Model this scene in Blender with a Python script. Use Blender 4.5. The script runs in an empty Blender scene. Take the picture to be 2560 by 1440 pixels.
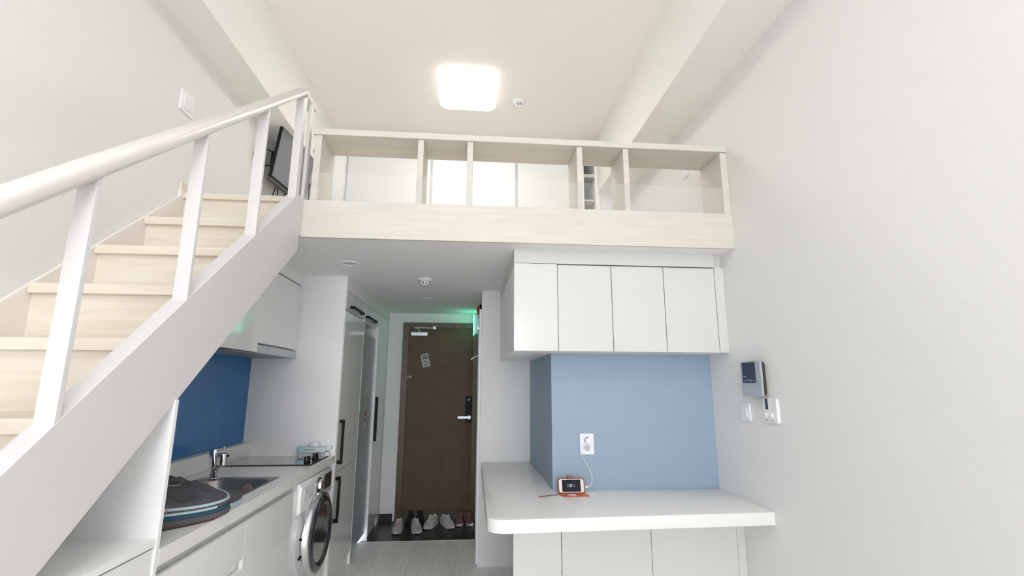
import bpy, bmesh, math, random
from mathutils import Vector, Matrix
random.seed(7)
S = bpy.context.scene
C = S.collection
PI = math.pi

# ---------------------------------------------------------------- camera, world, light, exposure
F_PX, YAW, PITCH, ROLL, EYE = 1205.0, 0.0827635, 0.1948240, 0.0037906, 1.42
fw = Vector((math.sin(YAW)*math.cos(PITCH), math.cos(YAW)*math.cos(PITCH), math.sin(PITCH)))
rt = Vector((math.cos(YAW), -math.sin(YAW), 0))
up = rt.cross(fw)
r2 = rt*math.cos(ROLL) + up*math.sin(ROLL)
u2 = -rt*math.sin(ROLL) + up*math.cos(ROLL)
cam_d = bpy.data.cameras.new('camera')
cam = bpy.data.objects.new('camera', cam_d)
C.objects.link(cam)
cam_d.sensor_fit = 'HORIZONTAL'
cam_d.sensor_width = 36.0
cam_d.lens = F_PX/2560*36.0
cam_d.clip_start = 0.02
m = Matrix((r2, u2, -fw)).transposed().to_4x4()
m.translation = (0, 0, EYE)
cam.matrix_world = m
S.camera = cam

w = bpy.data.worlds.new('daylight')
S.world = w
w.use_nodes = True
bg = w.node_tree.nodes['Background']
bg.inputs[0].default_value = (0.89, 0.93, 1.0, 1)
bg.inputs[1].default_value = 9.6
portal_d = bpy.data.lights.new('window_portal', 'AREA')
portal_d.shape = 'RECTANGLE'
portal_d.size, portal_d.size_y = 2.7, 2.95
portal = bpy.data.objects.new('window_portal', portal_d)
portal.location = (0.0, -5.82, 1.575)
portal.rotation_euler = (PI/2, 0, 0)
portal_d.cycles.is_portal = True
C.objects.link(portal)
S.view_settings.view_transform = 'Standard'
S.view_settings.look = 'None'
S.view_settings.gamma = 1.0
S.view_settings.use_curve_mapping = False
S.view_settings.exposure = 0.0
try:
    S.cycles.use_denoising = True
    S.cycles.max_bounces = 14
    S.cycles.diffuse_bounces = 8
    S.cycles.sample_clamp_indirect = 6
except Exception:
    pass
LAMP_STRENGTH = 20.0

# ---------------------------------------------------------------- materials
def mat(name, col, rough=0.5, metal=0.0, coat=0.0, emit=None, estr=0.0, spec=0.5, noise=0.0, nscale=8.0,
        col2=None, stretch=(1, 1, 1), bump=0.0, trans=0.0, alpha=1.0, ior=1.45, detail=4.0):
    mt = bpy.data.materials.new(name)
    mt.use_nodes = True
    nt = mt.node_tree
    p = nt.nodes['Principled BSDF']
    p.inputs['Base Color'].default_value = (*col, 1)
    p.inputs['Roughness'].default_value = rough
    p.inputs['Metallic'].default_value = metal
    p.inputs['Specular IOR Level'].default_value = spec
    p.inputs['Coat Weight'].default_value = coat
    p.inputs['Coat Roughness'].default_value = 0.05
    p.inputs['Transmission Weight'].default_value = trans
    p.inputs['Alpha'].default_value = alpha
    p.inputs['IOR'].default_value = ior
    if emit:
        p.inputs['Emission Color'].default_value = (*emit, 1)
        p.inputs['Emission Strength'].default_value = estr
    if col2 or bump:
        tc = nt.nodes.new('ShaderNodeTexCoord')
        mp = nt.nodes.new('ShaderNodeMapping')
        mp.inputs['Scale'].default_value = stretch
        nz = nt.nodes.new('ShaderNodeTexNoise')
        nz.inputs['Scale'].default_value = nscale
        nz.inputs['Detail'].default_value = detail
        nt.links.new(tc.outputs['Object'], mp.inputs['Vector'])
        nt.links.new(mp.outputs[0], nz.inputs['Vector'])
        if col2:
            cr = nt.nodes.new('ShaderNodeValToRGB')
            cr.color_ramp.elements[0].position = 0.35
            cr.color_ramp.elements[1].position = 0.65
            cr.color_ramp.elements[0].color = (*col, 1)
            cr.color_ramp.elements[1].color = (*col2, 1)
            nt.links.new(nz.outputs['Fac'], cr.inputs['Fac'])
            nt.links.new(cr.outputs['Color'], p.inputs['Base Color'])
        if bump:
            b = nt.nodes.new('ShaderNodeBump')
            b.inputs['Strength'].default_value = bump
            b.inputs['Distance'].default_value = 0.002
            nt.links.new(nz.outputs['Fac'], b.inputs['Height'])
            nt.links.new(b.outputs['Normal'], p.inputs['Normal'])
    return mt

WALL = mat('white_wallpaper', (.775, .775, .768), .75, spec=.25, col2=(.79, .79, .78), nscale=60, bump=.15)
CEIL = mat('cream_ceiling_paper', (.89, .865, .83), .8, spec=.2, col2=(.90, .875, .84), nscale=40)
BEAM = mat('beam_paper', (.86, .855, .82), .75, spec=.2, col2=(.87, .865, .83), nscale=40)
LOWCEIL = mat('low_ceiling_paper', (.885, .88, .87), .8, spec=.2, col2=(.895, .89, .88), nscale=40)
GLOSSW = mat('gloss_white_board', (.875, .87, .86), .12, coat=.3, col2=(.885, .88, .87), nscale=5)
SATD = mat('semi_gloss_door_white', (.66, .655, .635), .3, spec=.35, col2=(.67, .665, .645), nscale=5)
SILL = mat('dull_grey_sill', (.10, .095, .085), .6)
OVER = mat('rosy_grey_plastic', (.26, .19, .21), .4)
BOWL = mat('porthole_glass', (.10, .10, .12), .08, metal=.55, coat=.6)
SKIRT = mat('cream_skirting', (.82, .775, .74), .4, col2=(.83, .79, .755), nscale=5)
GLOSSD = mat('gloss_door_white', (.69, .685, .665), .14, spec=.45, col2=(.70, .695, .675), nscale=5)
MATTW = mat('satin_white_board', (.885, .885, .885), .35, col2=(.895, .895, .895), nscale=5)
STAIRW = mat('satin_stair_white', (.70, .68, .69), .42, col2=(.715, .695, .705), nscale=4)
RAILW = mat('varnished_white_rail', (.70, .665, .64), .34, coat=.12, col2=(.72, .69, .67), nscale=4)
WOODW = mat('whitewashed_wood', (.625, .585, .525), .45, col2=(.665, .63, .575), nscale=6, stretch=(.5, 4, 7), detail=6)
TREADW = mat('cream_ash_wood', (.70, .635, .53), .38, col2=(.77, .72, .63), nscale=5, stretch=(.6, 5, 8), detail=6)
STONE = mat('white_solid_surface', (.83, .82, .80), .25, col2=(.84, .83, .81), nscale=30)
BLUEP = mat('slate_blue_panel', (.29, .375, .475), .6, col2=(.30, .385, .485), nscale=12)
BLUEG = mat('deep_blue_glass', (.022, .15, .40), .10, spec=.35, col2=(.026, .16, .42), nscale=4)
BLACK = mat('black_plastic', (.010, .010, .011), .55, spec=.25)
BLKGL = mat('black_glass', (.012, .013, .016), .05, coat=1.0, ior=1.8)
CHROME = mat('chrome', (.78, .78, .80), .09, metal=1)
STEEL = mat('brushed_steel', (.33, .315, .315), .38, metal=1, col2=(.37, .355, .355), nscale=50)
ALU = mat('anodised_aluminium', (.52, .52, .54), .35, metal=.6)
GREY = mat('grey_plastic', (.30, .30, .31), .4)
SILV = mat('silver_plastic', (.50, .52, .56), .3, metal=.35)
PLW = mat('white_plastic', (.83, .83, .85), .3)
PLW2 = mat('glossy_white_plastic', (.84, .84, .86), .12, coat=.4)
DOORM = mat('brown_steel_door', (.095, .058, .032), .5, col2=(.11, .068, .038), nscale=9, spec=.3)
DOORF = mat('brown_door_frame', (.085, .058, .036), .4, metal=.1)
TILE = mat('dark_slate_tile', (.022, .023, .028), .3, col2=(.03, .03, .036), nscale=9)
FRIDGE = mat('pale_metal_fridge_skin', (.46, .50, .56), .25, metal=.25, col2=(.48, .52, .58), nscale=3)
DARKIN = mat('shadow_grey_board', (.25, .245, .215), .6)
SHELFW = mat('wardrobe_shelf_board', (.62, .61, .56), .5)
DOORSAT = mat('satin_lacquer_door', (.76, .775, .77), .33, coat=.2)
FABG = mat('charcoal_cloth', (.075, .073, .085), .85, col2=(.10, .095, .108), nscale=120, bump=.5)
FABB = mat('brown_grey_cloth', (.10, .085, .09), .85, col2=(.115, .1, .105), nscale=120, bump=.5)
FABN = mat('teal_navy_band', (.018, .075, .125), .7)
PIPE = mat('pale_blue_piping', (.42, .55, .60), .5)
ORANGE = mat('orange_leather', (.62, .12, .03), .45, col2=(.66, .14, .04), nscale=30)
BROWNL = mat('brown_leather', (.22, .075, .04), .5)
PHONEW = mat('rose_white_glass', (.82, .72, .70), .15, coat=.4)
SCREEN = mat('sleeping_phone_screen', (.010, .011, .022), .3, spec=.2)
SCRTXT = mat('lit_clock_digits', (.5, .5, .55), .5, emit=(.6, .62, .7), estr=.8)
TVSCR = mat('television_screen', (.14, .15, .165), .28, coat=.2)
MONSCR = mat('monitor_navy_glass', (.012, .015, .05), .08, coat=.5)
TXT = mat('grey_print', (.22, .22, .24), .5)
TXTD = mat('dark_print', (.04, .045, .06), .5)
TXTL = mat('pale_print', (.45, .45, .55), .5)
PAPER = mat('poster_paper', (.52, .47, .46), .7)
RED = mat('red_plastic', (.42, .015, .03), .3, coat=.3)
REDST = mat('red_sticker', (.50, .06, .09), .4)
GREENL = mat('green_exit_light', (.2, .8, .55), .4, emit=(.14, .85, .52), estr=3.6)
LAMPM = mat('lamp_diffuser', (1, 1, 1), .5, emit=(1.0, .965, .915), estr=LAMP_STRENGTH)
LAMPFILL = mat('added_fill_lamp', (1, 1, 1), .5, emit=(1.0, .975, .945), estr=15.5)
LAMPS = mat('lamp_side_shell', (.9, .9, .88), .4, emit=(1.0, .955, .90), estr=1.1)
DKG = mat('dark_grey_plastic', (.07, .065, .065), .5)
SHOEL = mat('pale_grey_mesh_fabric', (.44, .42, .43), .8, col2=(.36, .34, .36), nscale=60)
SHOEW = mat('off_white_leather', (.52, .51, .49), .6, col2=(.46, .45, .43), nscale=30)
SHOES = mat('white_rubber_sole', (.52, .50, .49), .6)
SHOEK = mat('black_shoe_fabric', (.012, .012, .014), .8)
SHOEP = mat('dusty_pink_fabric', (.20, .085, .10), .8)
LACE = mat('lace_cord', (.55, .50, .51), .8)
LACEP = mat('pink_lace_cord', (.5, .22, .28), .8)
CLEARP = mat('clear_acrylic', (.75, .77, .75), .12, alpha=.09)
GLASSM = mat('window_glass', (1, 1, 1), .0, trans=1.0, ior=1.02, alpha=.15)
WIPEC = mat('aqua_film_pack', (.38, .60, .65), .3, col2=(.76, .82, .85), nscale=14)
DRUM = mat('drum_steel', (.35, .36, .40), .22, metal=1)
SMOKE = mat('smoked_chrome', (.10, .10, .115), .07, metal=.85, coat=.5)

# planks for the floor: boards running away from the lens with soft streaks
def floor_mat():
    mt = bpy.data.materials.new('pale_plank_floor')
    mt.use_nodes = True
    nt = mt.node_tree; p = nt.nodes['Principled BSDF']
    tc = nt.nodes.new('ShaderNodeTexCoord')
    mp = nt.nodes.new('ShaderNodeMapping'); mp.inputs['Rotation'].default_value = (0, 0, PI/2)
    br = nt.nodes.new('ShaderNodeTexBrick')
    br.inputs['Scale'].default_value = 1
    br.inputs['Brick Width'].default_value = 0.9; br.inputs['Row Height'].default_value = 0.095
    br.inputs['Mortar Size'].default_value = 0.0015
    br.inputs['Color1'].default_value = (.86, .825, .79, 1); br.inputs['Color2'].default_value = (.90, .875, .845, 1)
    br.inputs['Mortar'].default_value = (.74, .70, .66, 1)
    mp2 = nt.nodes.new('ShaderNodeMapping'); mp2.inputs['Scale'].default_value = (14, 1.2, 1)
    nz = nt.nodes.new('ShaderNodeTexNoise'); nz.inputs['Scale'].default_value = 3; nz.inputs['Detail'].default_value = 6
    mx = nt.nodes.new('ShaderNodeMix'); mx.data_type = 'RGBA'; mx.blend_type = 'MULTIPLY'
    mx.inputs['Factor'].default_value = .8
    nt.links.new(tc.outputs['Object'], mp.inputs['Vector']); nt.links.new(mp.outputs[0], br.inputs['Vector'])
    nt.links.new(tc.outputs['Object'], mp2.inputs['Vector']); nt.links.new(mp2.outputs[0], nz.inputs['Vector'])
    rp = nt.nodes.new('ShaderNodeValToRGB'); rp.color_ramp.elements[0].color = (.86, .85, .835, 1); rp.color_ramp.elements[1].color = (1, 1, 1, 1)
    rp.color_ramp.elements[0].position = .3; rp.color_ramp.elements[1].position = .6
    nt.links.new(nz.outputs['Fac'], rp.inputs['Fac'])
    nt.links.new(br.outputs['Color'], mx.inputs[6]); nt.links.new(rp.outputs['Color'], mx.inputs[7])
    nt.links.new(mx.outputs[2], p.inputs['Base Color'])
    p.inputs['Roughness'].default_value = .35
    return mt
FLOOR = floor_mat()

# ---------------------------------------------------------------- mesh helpers
def box(bm, x0, x1, y0, y1, z0, z1, bev=0.0, seg=2):
    r = bmesh.ops.create_cube(bm, size=1)
    vs = r['verts']
    for v in vs:
        v.co = Vector((x0+(v.co.x+.5)*(x1-x0), y0+(v.co.y+.5)*(y1-y0), z0+(v.co.z+.5)*(z1-z0)))
    if bev > 0:
        es = list({e for v in vs for e in v.link_edges})
        bmesh.ops.bevel(bm, geom=es, offset=bev, segments=seg, affect='EDGES', profile=.5)
    return vs

def prism(bm, pts, axis, a0, a1, bev=0.0, seg=2):
    """extrude a 2-D outline along an axis: 'x' -> pts are (y,z); 'y' -> (x,z); 'z' -> (x,y)"""
    def co(p, a):
        return {'x': (a, p[0], p[1]), 'y': (p[0], a, p[1]), 'z': (p[0], p[1], a)}[axis]
    A = [bm.verts.new(co(p, a0)) for p in pts]
    B = [bm.verts.new(co(p, a1)) for p in pts]
    n = len(pts)
    fs = [bm.faces.new(A), bm.faces.new(B[::-1])]
    for i in range(n):
        fs.append(bm.faces.new([A[i], B[i], B[(i+1) % n], A[(i+1) % n]]))
    if bev > 0:
        es = list({e for f in fs for e in f.edges})
        bmesh.ops.bevel(bm, geom=es, offset=bev, segments=seg, affect='EDGES', profile=.5)
    return A+B

def frame_of(d):
    d = d.normalized()
    h = Vector((0, 0, 1)) if abs(d.z) < .95 else Vector((1, 0, 0))
    u = d.cross(h).normalized()
    return u, u.cross(d).normalized()

def tube(bm, pts, r, n=10, cap=True, flat=1.0):
    pts = [Vector(p) for p in pts]
    rings = []
    for i, p in enumerate(pts):
        d = (pts[min(i+1, len(pts)-1)] - pts[max(i-1, 0)])
        u, v = frame_of(d)
        rr = r[i] if isinstance(r, (list, tuple)) else r
        rings.append([bm.verts.new(p + u*math.cos(2*PI*k/n)*rr + v*math.sin(2*PI*k/n)*rr*flat) for k in range(n)])
    for a, b in zip(rings, rings[1:]):
        for k in range(n):
            bm.faces.new([a[k], a[(k+1) % n], b[(k+1) % n], b[k]])
    if cap:
        bm.faces.new(rings[0][::-1]); bm.faces.new(rings[-1])

def smooth_path(pts, k=6):
    pts = [Vector(p) for p in pts]
    out = []
    for i in range(len(pts)-1):
        p0, p1, p2, p3 = pts[max(i-1, 0)], pts[i], pts[i+1], pts[min(i+2, len(pts)-1)]
        for j in range(k):
            t = j/k
            out.append(.5*((2*p1)+(-p0+p2)*t+(2*p0-5*p1+4*p2-p3)*t*t+(-p0+3*p1-3*p2+p3)*t**3))
    out.append(pts[-1])
    return out

def lathe(bm, prof, c, axis='z', n=32):
    """prof: list of (radius, height along the axis)"""
    c = Vector(c)
    ax = {'x': (Vector((0, 1, 0)), Vector((0, 0, 1)), Vector((1, 0, 0))),
          'y': (Vector((0, 0, 1)), Vector((1, 0, 0)), Vector((0, 1, 0))),
          'z': (Vector((1, 0, 0)), Vector((0, 1, 0)), Vector((0, 0, 1)))}[axis]
    rings = []
    for r, h in prof:
        if r < 1e-6:
            rings.append([bm.verts.new(c+ax[2]*h)])
        else:
            rings.append([bm.verts.new(c+ax[0]*math.cos(2*PI*k/n)*r+ax[1]*math.sin(2*PI*k/n)*r+ax[2]*h) for k in range(n)])
    for a, b in zip(rings, rings[1:]):
        for k in range(n):
            q = [a[k % len(a)], a[(k+1) % len(a)], b[(k+1) % len(b)], b[k % len(b)]]
            q2 = []
            for v in q:
                if v not in q2: q2.append(v)
            if len(q2) > 2:
                bm.faces.new(q2)
    if len(rings[0]) > 1: bm.faces.new(rings[0][::-1])
    if len(rings[-1]) > 1: bm.faces.new(rings[-1])

def rrect(x0, x1, y0, y1, r, n=5):
    out = []
    for cx, cy, a in ((x1-r, y1-r, 0), (x0+r, y1-r, PI/2), (x0+r, y0+r, PI), (x1-r, y0+r, 1.5*PI)):
        for k in range(n+1):
            t = a+PI/2*k/n
            out.append((cx+r*math.cos(t), cy+r*math.sin(t)))
    return out

OFF = {}
def obj(name, bm, m, parent=None, smooth=False, label=None):
    bmesh.ops.recalc_face_normals(bm, faces=bm.faces)
    me = bpy.data.meshes.new(name)
    off = OFF.get(parent, Vector((0, 0, 0))) if parent else Vector((0, 0, 0))
    if off.length: bmesh.ops.translate(bm, verts=bm.verts, vec=-off)
    bm.to_mesh(me); bm.free()
    me.materials.append(m)
    o = bpy.data.objects.new(name, me); C.objects.link(o)
    if smooth:
        for p in me.polygons: p.use_smooth = True
        try: me.set_sharp_from_angle(angle=math.radians(smooth if smooth > 1 else 35))
        except Exception: pass
        if smooth is True:
            wn = o.modifiers.new('weighted_normals', 'WEIGHTED_NORMAL'); wn.keep_sharp = True
    if parent:
        o.parent = parent; OFF[o] = off
    if label: o['label'] = label
    return o

def B(): return bmesh.new()
def bobj(name, dims, m, parent=None, bev=0.0, label=None):
    bm = B(); box(bm, *dims, bev=bev)
    return obj(name, bm, m, parent, smooth=bev > 0, label=label)

def thing(name, label, cat, loc=(0, 0, 0), group=None):
    o = bpy.data.objects.new(name, None); C.objects.link(o)
    o.location = loc; o.empty_display_size = .05
    o['label'] = label; o['category'] = cat
    if group: o['group'] = group
    OFF[o] = Vector(loc)
    return o
def tag(o, label, cat, group=None):
    o['label'] = label; o['category'] = cat
    if group: o['group'] = group
    return o
def struct(name, bm, m, parent=None, smooth=False):
    o = obj(name, bm, m, parent, smooth)
    if not parent: o['kind'] = 'structure'
    return o
def sbox(name, dims, m, parent=None):
    bm = B(); box(bm, *dims); return struct(name, bm, m, parent)

def text(name, s, size, m, parent, mtx, depth=.0004, label=None):
    cu = bpy.data.curves.new(name, 'FONT'); cu.body = s; cu.size = size; cu.extrude = depth
    cu.align_x = 'CENTER'; cu.align_y = 'CENTER'
    t = bpy.data.objects.new(name, cu); C.objects.link(t)
    dg = bpy.context.evaluated_depsgraph_get(); dg.update()
    me = bpy.data.meshes.new_from_object(t.evaluated_get(dg))
    bpy.data.objects.remove(t)
    bm = B(); bm.from_mesh(me); bmesh.ops.transform(bm, matrix=mtx, verts=bm.verts)
    return obj(name, bm, m, parent, label=label)
def basis(o, ex, ey):
    ex = Vector(ex).normalized(); ey = Vector(ey).normalized(); ez = ex.cross(ey)
    mm = Matrix((ex, ey, ez)).transposed().to_4x4(); mm.translation = o
    return mm

# ================================================================ THE ROOM
XL, XR = -1.575, 1.537
YW = -5.8                       # window wall behind the camera
YF = 2.626                      # front of the loft
ZC, ZL, ZT = 2.207, 2.413, 3.837   # low ceiling, loft floor, high ceiling
BX0, BX1, BZ = -1.363, 1.22, 3.277
YD = 5.62                       # entrance door wall
YP, YLB = 4.147, 4.45

sbox('floor', (XL-.1, XR+.1, YW-.1, 4.83, -.08, 0), FLOOR)
sbox('floor_entrance', (-1.0, .30, 4.83, YD+.1, -.1, -.03), TILE)
sbox('floor_loft', (XL, XR, YF+.02, 5.0, ZC+.012, ZL-.004), WOODW)
sbox('ceiling_low', (XL, XR, YF+.021, YD+.1, ZC, ZC+.012), LOWCEIL)
sbox('ceiling', (XL-.1, XR+.1, YW-.1, 5.1, ZT, ZT+.1), CEIL)
sbox('wall_left', (XL-.1, XL, YW-.1, 5.1, -.05, ZT), WALL)
sbox('wall_right', (XR, XR+.1, YW-.1, 5.1, -.05, ZT), WALL)
sbox('trim_1', (XL, BX0, YW, 5.0, BZ, ZT), BEAM)
sbox('trim_2', (BX1, XR, YW, 5.0, BZ, ZT), BEAM)
for nm, x0, x1 in (('trim_3', BX0, BX0+.012), ('trim_4', BX1-.012, BX1)):
    bm = B(); prism(bm, [(x0, ZT), (x1, ZT), (x1 if nm == 'trim_3' else x0, ZT-.012), (x0 if nm == 'trim_3' else x1, ZT-.012)], 'y', YW, 4.45)
    struct(nm, bm, BEAM)
sbox('wall_loft', (XL, XR, 5.0, 5.1, ZL, ZT), WALL)
sbox('wall_loft_corner', (1.245, XR, YLB, 5.0, ZL, ZT), WALL)
# partition block (bathroom) right of the corridor and the blue pier before it
sbox('wall_bathroom', (.083, XR, YP, YD, 0, ZC), WALL)
sbox('wall_blue', (.50, XR, 3.03, YP, 0, ZC), BLUEP)
sbox('wall_kitchen', (XL, -.941, 3.64, 3.655, 0, ZC), MATTW)
sbox('wall_entrance', (XL, .2, YD, YD+.1, -.1, ZC), WALL)
sbox('wall_corridor', (XL, -.95, 5.47, YD, -.1, ZC), WALL)
sbox('baseboard_entrance', (-.95, -.81, YD-.012, YD, -.03, .045), TILE)
# threshold strip
sbox('trim_5', (-.935, .083, 4.822, 4.832, -.03, .002), SHELFW)
# bathroom door casing strips on the corridor side
sbox('trim_6', (.066, .083, 4.22, 4.26, 0, 2.1), MATTW)
sbox('trim_7', (.066, .083, 4.93, 4.97, -.03, 2.1), MATTW)
sbox('trim_8', (.066, .083, 4.22, 4.97, 2.06, 2.1), MATTW)

# window wall behind the camera
wx0, wx1, wz0, wz1 = -1.35, 1.35, .10, 3.05
sbox('wall_window', (XL, XR, YW-.1, YW, 0, wz0), WALL)
sbox('wall_window_head', (XL, XR, YW-.1, YW, wz1, ZT), WALL)
sbox('wall_window_left', (XL, wx0, YW-.1, YW, wz0, wz1), WALL)
sbox('wall_window_right', (wx1, XR, YW-.1, YW, wz0, wz1), WALL)
bm = B()
for a in ((wx0, wx1, wz0, wz0+.05), (wx0, wx1, wz1-.05, wz1), (wx0, wx0+.05, wz0+.05, wz1-.05), (wx1-.05, wx1, wz0+.05, wz1-.05),
          (-.03, .03, wz0+.05, wz1-.05)):
    box(bm, a[0], a[1], YW-.08, YW-.02, a[2], a[3])
win = struct('window_1', bm, PLW)
obj('window_pane', (lambda b: (box(b, wx0+.04, wx1-.04, YW-.055, YW-.05, wz0+.04, wz1-.04), b)[1])(B()), GLASSM, win)

# baseboard on the loft left wall and the loft fascia
sbox('baseboard_left', (XL, XL+.014, 2.56, 4.45, ZL, ZL+.06), TREADW)
bm = B(); box(bm, -.954, XR, YF, YF+.022, ZC-.004, ZL+.006, bev=.002); struct('trim_9', bm, WOODW, smooth=True)

# ---------------------------------------------------------------- entrance door
bm = B()
box(bm, -.785, -.72, YD-.03, YD+.0, -.03, 2.10); box(bm, .02, .082, YD-.03, YD, -.03, 2.10); box(bm, -.72, .02, YD-.03, YD, 2.045, 2.10)
dr = struct('door_1', bm, DOORF)
bm = B(); box(bm, -.72, .02, YD-.016, YD, .05, 2.045); obj('door_leaf', bm, DOORM, dr)
bm = B(); box(bm, -.72, .02, YD-.05, YD, -.03, .045, bev=.004); obj('door_sill', bm, SILL, dr, label='dull grey door sill')
bm = B(); box(bm, -.69, -.50, YD-.075, YD-.016, 1.945, 1.99, bev=.006); cl = obj('door_closer', bm, ALU, dr, smooth=True, label='silver door closer')
bm = B(); tube(bm, [(-.60, YD-.05, 1.99), (-.60, YD-.05, 2.02), (-.65, YD-.09, 2.035), (-.42, YD-.05, 2.035)], .008, 8)
box(bm, -.45, -.41, YD-.06, YD-.03, 2.02, 2.06, bev=.004); obj('closer_arm', bm, ALU, cl, smooth=True)
bm = B(); prism(bm, rrect(-.055, .018, .985, 1.275, .012), 'y', YD-.05, YD-.016, bev=.003)
lk = obj('digital_lock', bm, BLACK, dr, smooth=True, label='black digital door lock')
bm = B(); lathe(bm, [(.02, 0), (.02, -.03)], (-.012, YD-.05, 1.045), 'y', 20); prism(bm, rrect(-.14, .008, 1.033, 1.057, .010), 'y', YD-.085, YD-.07, bev=.003)
obj('lever_handle', bm, ALU, lk, smooth=True, label='satin silver lever handle')
bm = B(); prism(bm, rrect(-.03, -.006, 1.225, 1.245, .004), 'y', YD-.0515, YD-.050); obj('lock_sensor', bm, GREY, lk)

# notices on the door
def tilted_rect(bm, cx, cz, wd, ht, ang, y0, y1, ox=0, oz=0):
    ca, sa = math.cos(ang), math.sin(ang)
    pts = []
    for sx, sz in ((-1, -1), (1, -1), (1, 1), (-1, 1)):
        px, pz = ox+sx*wd/2, oz+sz*ht/2
        pts.append((cx+px*ca-pz*sa, cz+px*sa+pz*ca))
    prism(bm, pts, 'y', y0, y1)
t = thing('notice_leaflet', 'pale paper leaflet with dark heading bars stuck aslant on the brown door', 'leaflet', (-.52, YD-.018, 1.67))
bm = B(); tilted_rect(bm, -.52, 1.67, .085, .145, math.radians(13), YD-.0185, YD-.0165); obj('sheet', bm, PAPER, t)
bm = B()
for oz, wd, hh in ((.052, .066, .012), (.026, .07, .018), (.002, .052, .005), (-.012, .060, .005), (-.026, .058, .005), (-.050, .055, .011)):
    tilted_rect(bm, -.52, 1.67, wd, hh, math.radians(13), YD-.0192, YD-.0185, 0, oz)
obj('print', bm, TXTD, t, label='dark lines of print')
t = thing('door_sticker', 'small torn pale sticker at the left edge of the brown door', 'sticker', (-.695, YD-.018, 1.487))
bm = B(); tilted_rect(bm, -.695, 1.487, .055, .020, math.radians(22), YD-.0185, YD-.0165); obj('sheet', bm, PAPER, t)
bm = B(); tilted_rect(bm, -.695, 1.487, .048, .007, math.radians(22), YD-.0192, YD-.0185, 0, .005); obj('print', bm, TXTD, t)

# exit sign, alarm, hook on the corridor's right wall
t = thing('exit_sign', 'slim green-lit emergency exit sign on corridor wall above the door lock side', 'exit sign', (.083, 5.4, 2.05))
bm = B(); box(bm, .030, .083, 5.29, 5.51, 1.955, 2.155, bev=.006); obj('housing', bm, PLW, t, smooth=True)
bm = B(); box(bm, .013, .023, 5.28, 5.52, 1.945, 2.165, bev=.003); obj('lit_panel', bm, GREENL, t, smooth=True, label='glowing green sign panel')
t = thing('fire_alarm', 'red and chrome fire alarm fixed in front of the green exit sign', 'fire alarm', (.083, 4.78, 2.12))
bm = B(); lathe(bm, [(.055, 0), (.055, -.012), (.042, -.03), (.018, -.04), (0, -.04)], (.083, 4.80, 2.135), 'x', 24); obj('red_lamp', bm, RED, t, smooth=True)
bm = B(); prism(bm, rrect(4.74, 4.86, 1.92, 2.07, .02), 'x', .055, .083, bev=.004); obj('chrome_plate', bm, CHROME, t, smooth=True)
bm = B(); lathe(bm, [(.02, 0), (.02, -.004), (0, -.004)], (.055, 4.80, 1.965), 'x', 20); obj('push_button', bm, RED, t, smooth=True)
bm = B(); tube(bm, smooth_path([(.083, 4.9, 1.69), (.05, 4.9, 1.683), (.02, 4.9, 1.668), (-.004, 4.9, 1.648)]), .006, 8)
lathe(bm, [(.02, 0), (.02, -.006), (0, -.006)], (.083, 4.9, 1.69), 'x', 16)
tag(obj('coat_hook', bm, PLW, smooth=True), 'thin white coat hook sticking out before the brown door', 'hook')

# ---------------------------------------------------------------- ceiling fittings
def ceiling_lamp(label, x0, x1, y0, y1, m_):
    t = thing('ceiling_light', label, 'ceiling light', ((x0+x1)/2, (y0+y1)/2, ZT))
    bm = B(); prism(bm, rrect(x0+.02, x1-.02, y0+.03, y1-.03, .05, 6), 'z', ZT-.012, ZT); obj('mounting_plate', bm, PLW, t)
    bm = B(); prism(bm, rrect(x0, x1, y0, y1, .07, 8), 'z', ZT-.062, ZT-.012, bev=.012, seg=3); obj('side_shell', bm, LAMPS, t, smooth=60, label='softly glowing lamp rim')
    bm = B(); prism(bm, rrect(x0+.012, x1-.012, y0+.012, y1-.012, .06, 8), 'z', ZT-.068, ZT-.0615, bev=.003, seg=2); obj('diffuser', bm, m_, t, smooth=60, label='glowing white diffuser')
ceiling_lamp('bright square white ceiling lamp over the loft', -.31, .17, 3.37, 3.88, LAMPM)
ceiling_lamp('added unseen square fill lamp over the open living area before the loft', -.40, .40, -.9, -.1, LAMPFILL)  # unseen lamp added overhead to brighten worktops and side walls
def detector(label, x, y, z):
    t = thing('smoke_detector', label, 'smoke detector', (x, y, z), 'smoke detectors on the ceilings')
    bm = B(); lathe(bm, [(.055, 0), (.055, -.012), (.047, -.02), (.03, -.022)], (x, y, z), 'z', 28); obj('base', bm, PLW2, t, smooth=True)
    bm = B(); lathe(bm, [(.03, -.02), (.028, -.045), (.02, -.052), (0, -.052)], (x, y, z), 'z', 24); h = obj('sensor_head', bm, PLW2, t, smooth=True)
    bm = B()
    for s in (-1, 1): box(bm, x+s*.010-.004, x+s*.010+.004, y-.031, y-.024, z-.044, z-.03)
    obj('sensor_slot', bm, TXTD, h)
detector('round white smoke detector on the high ceiling right of the square lamp', .37, 3.81, ZT)
detector('round white smoke detector under the low corridor ceiling', -.367, 3.677, ZC)
def downlight(label, x, y):
    t = thing('downlight', label, 'downlight', (x, y, ZC), 'unlit downlights in the low ceiling')
    bm = B(); lathe(bm, [(.062, 0), (.062, -.006), (.048, -.009), (.046, -.003)], (x, y, ZC), 'z', 32); obj('trim_ring', bm, PLW, t, smooth=True)
    bm = B(); lathe(bm, [(.046, -.002), (.046, -.004), (0, -.004)], (x, y, ZC), 'z', 32); obj('lens', bm, SILV, t, smooth=True)
downlight('unlit round downlight in the low ceiling nearest the stair stringer', -.83, 3.216)
downlight('unlit round downlight in the corridor ceiling near the entrance door', -.418, 4.61)

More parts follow.
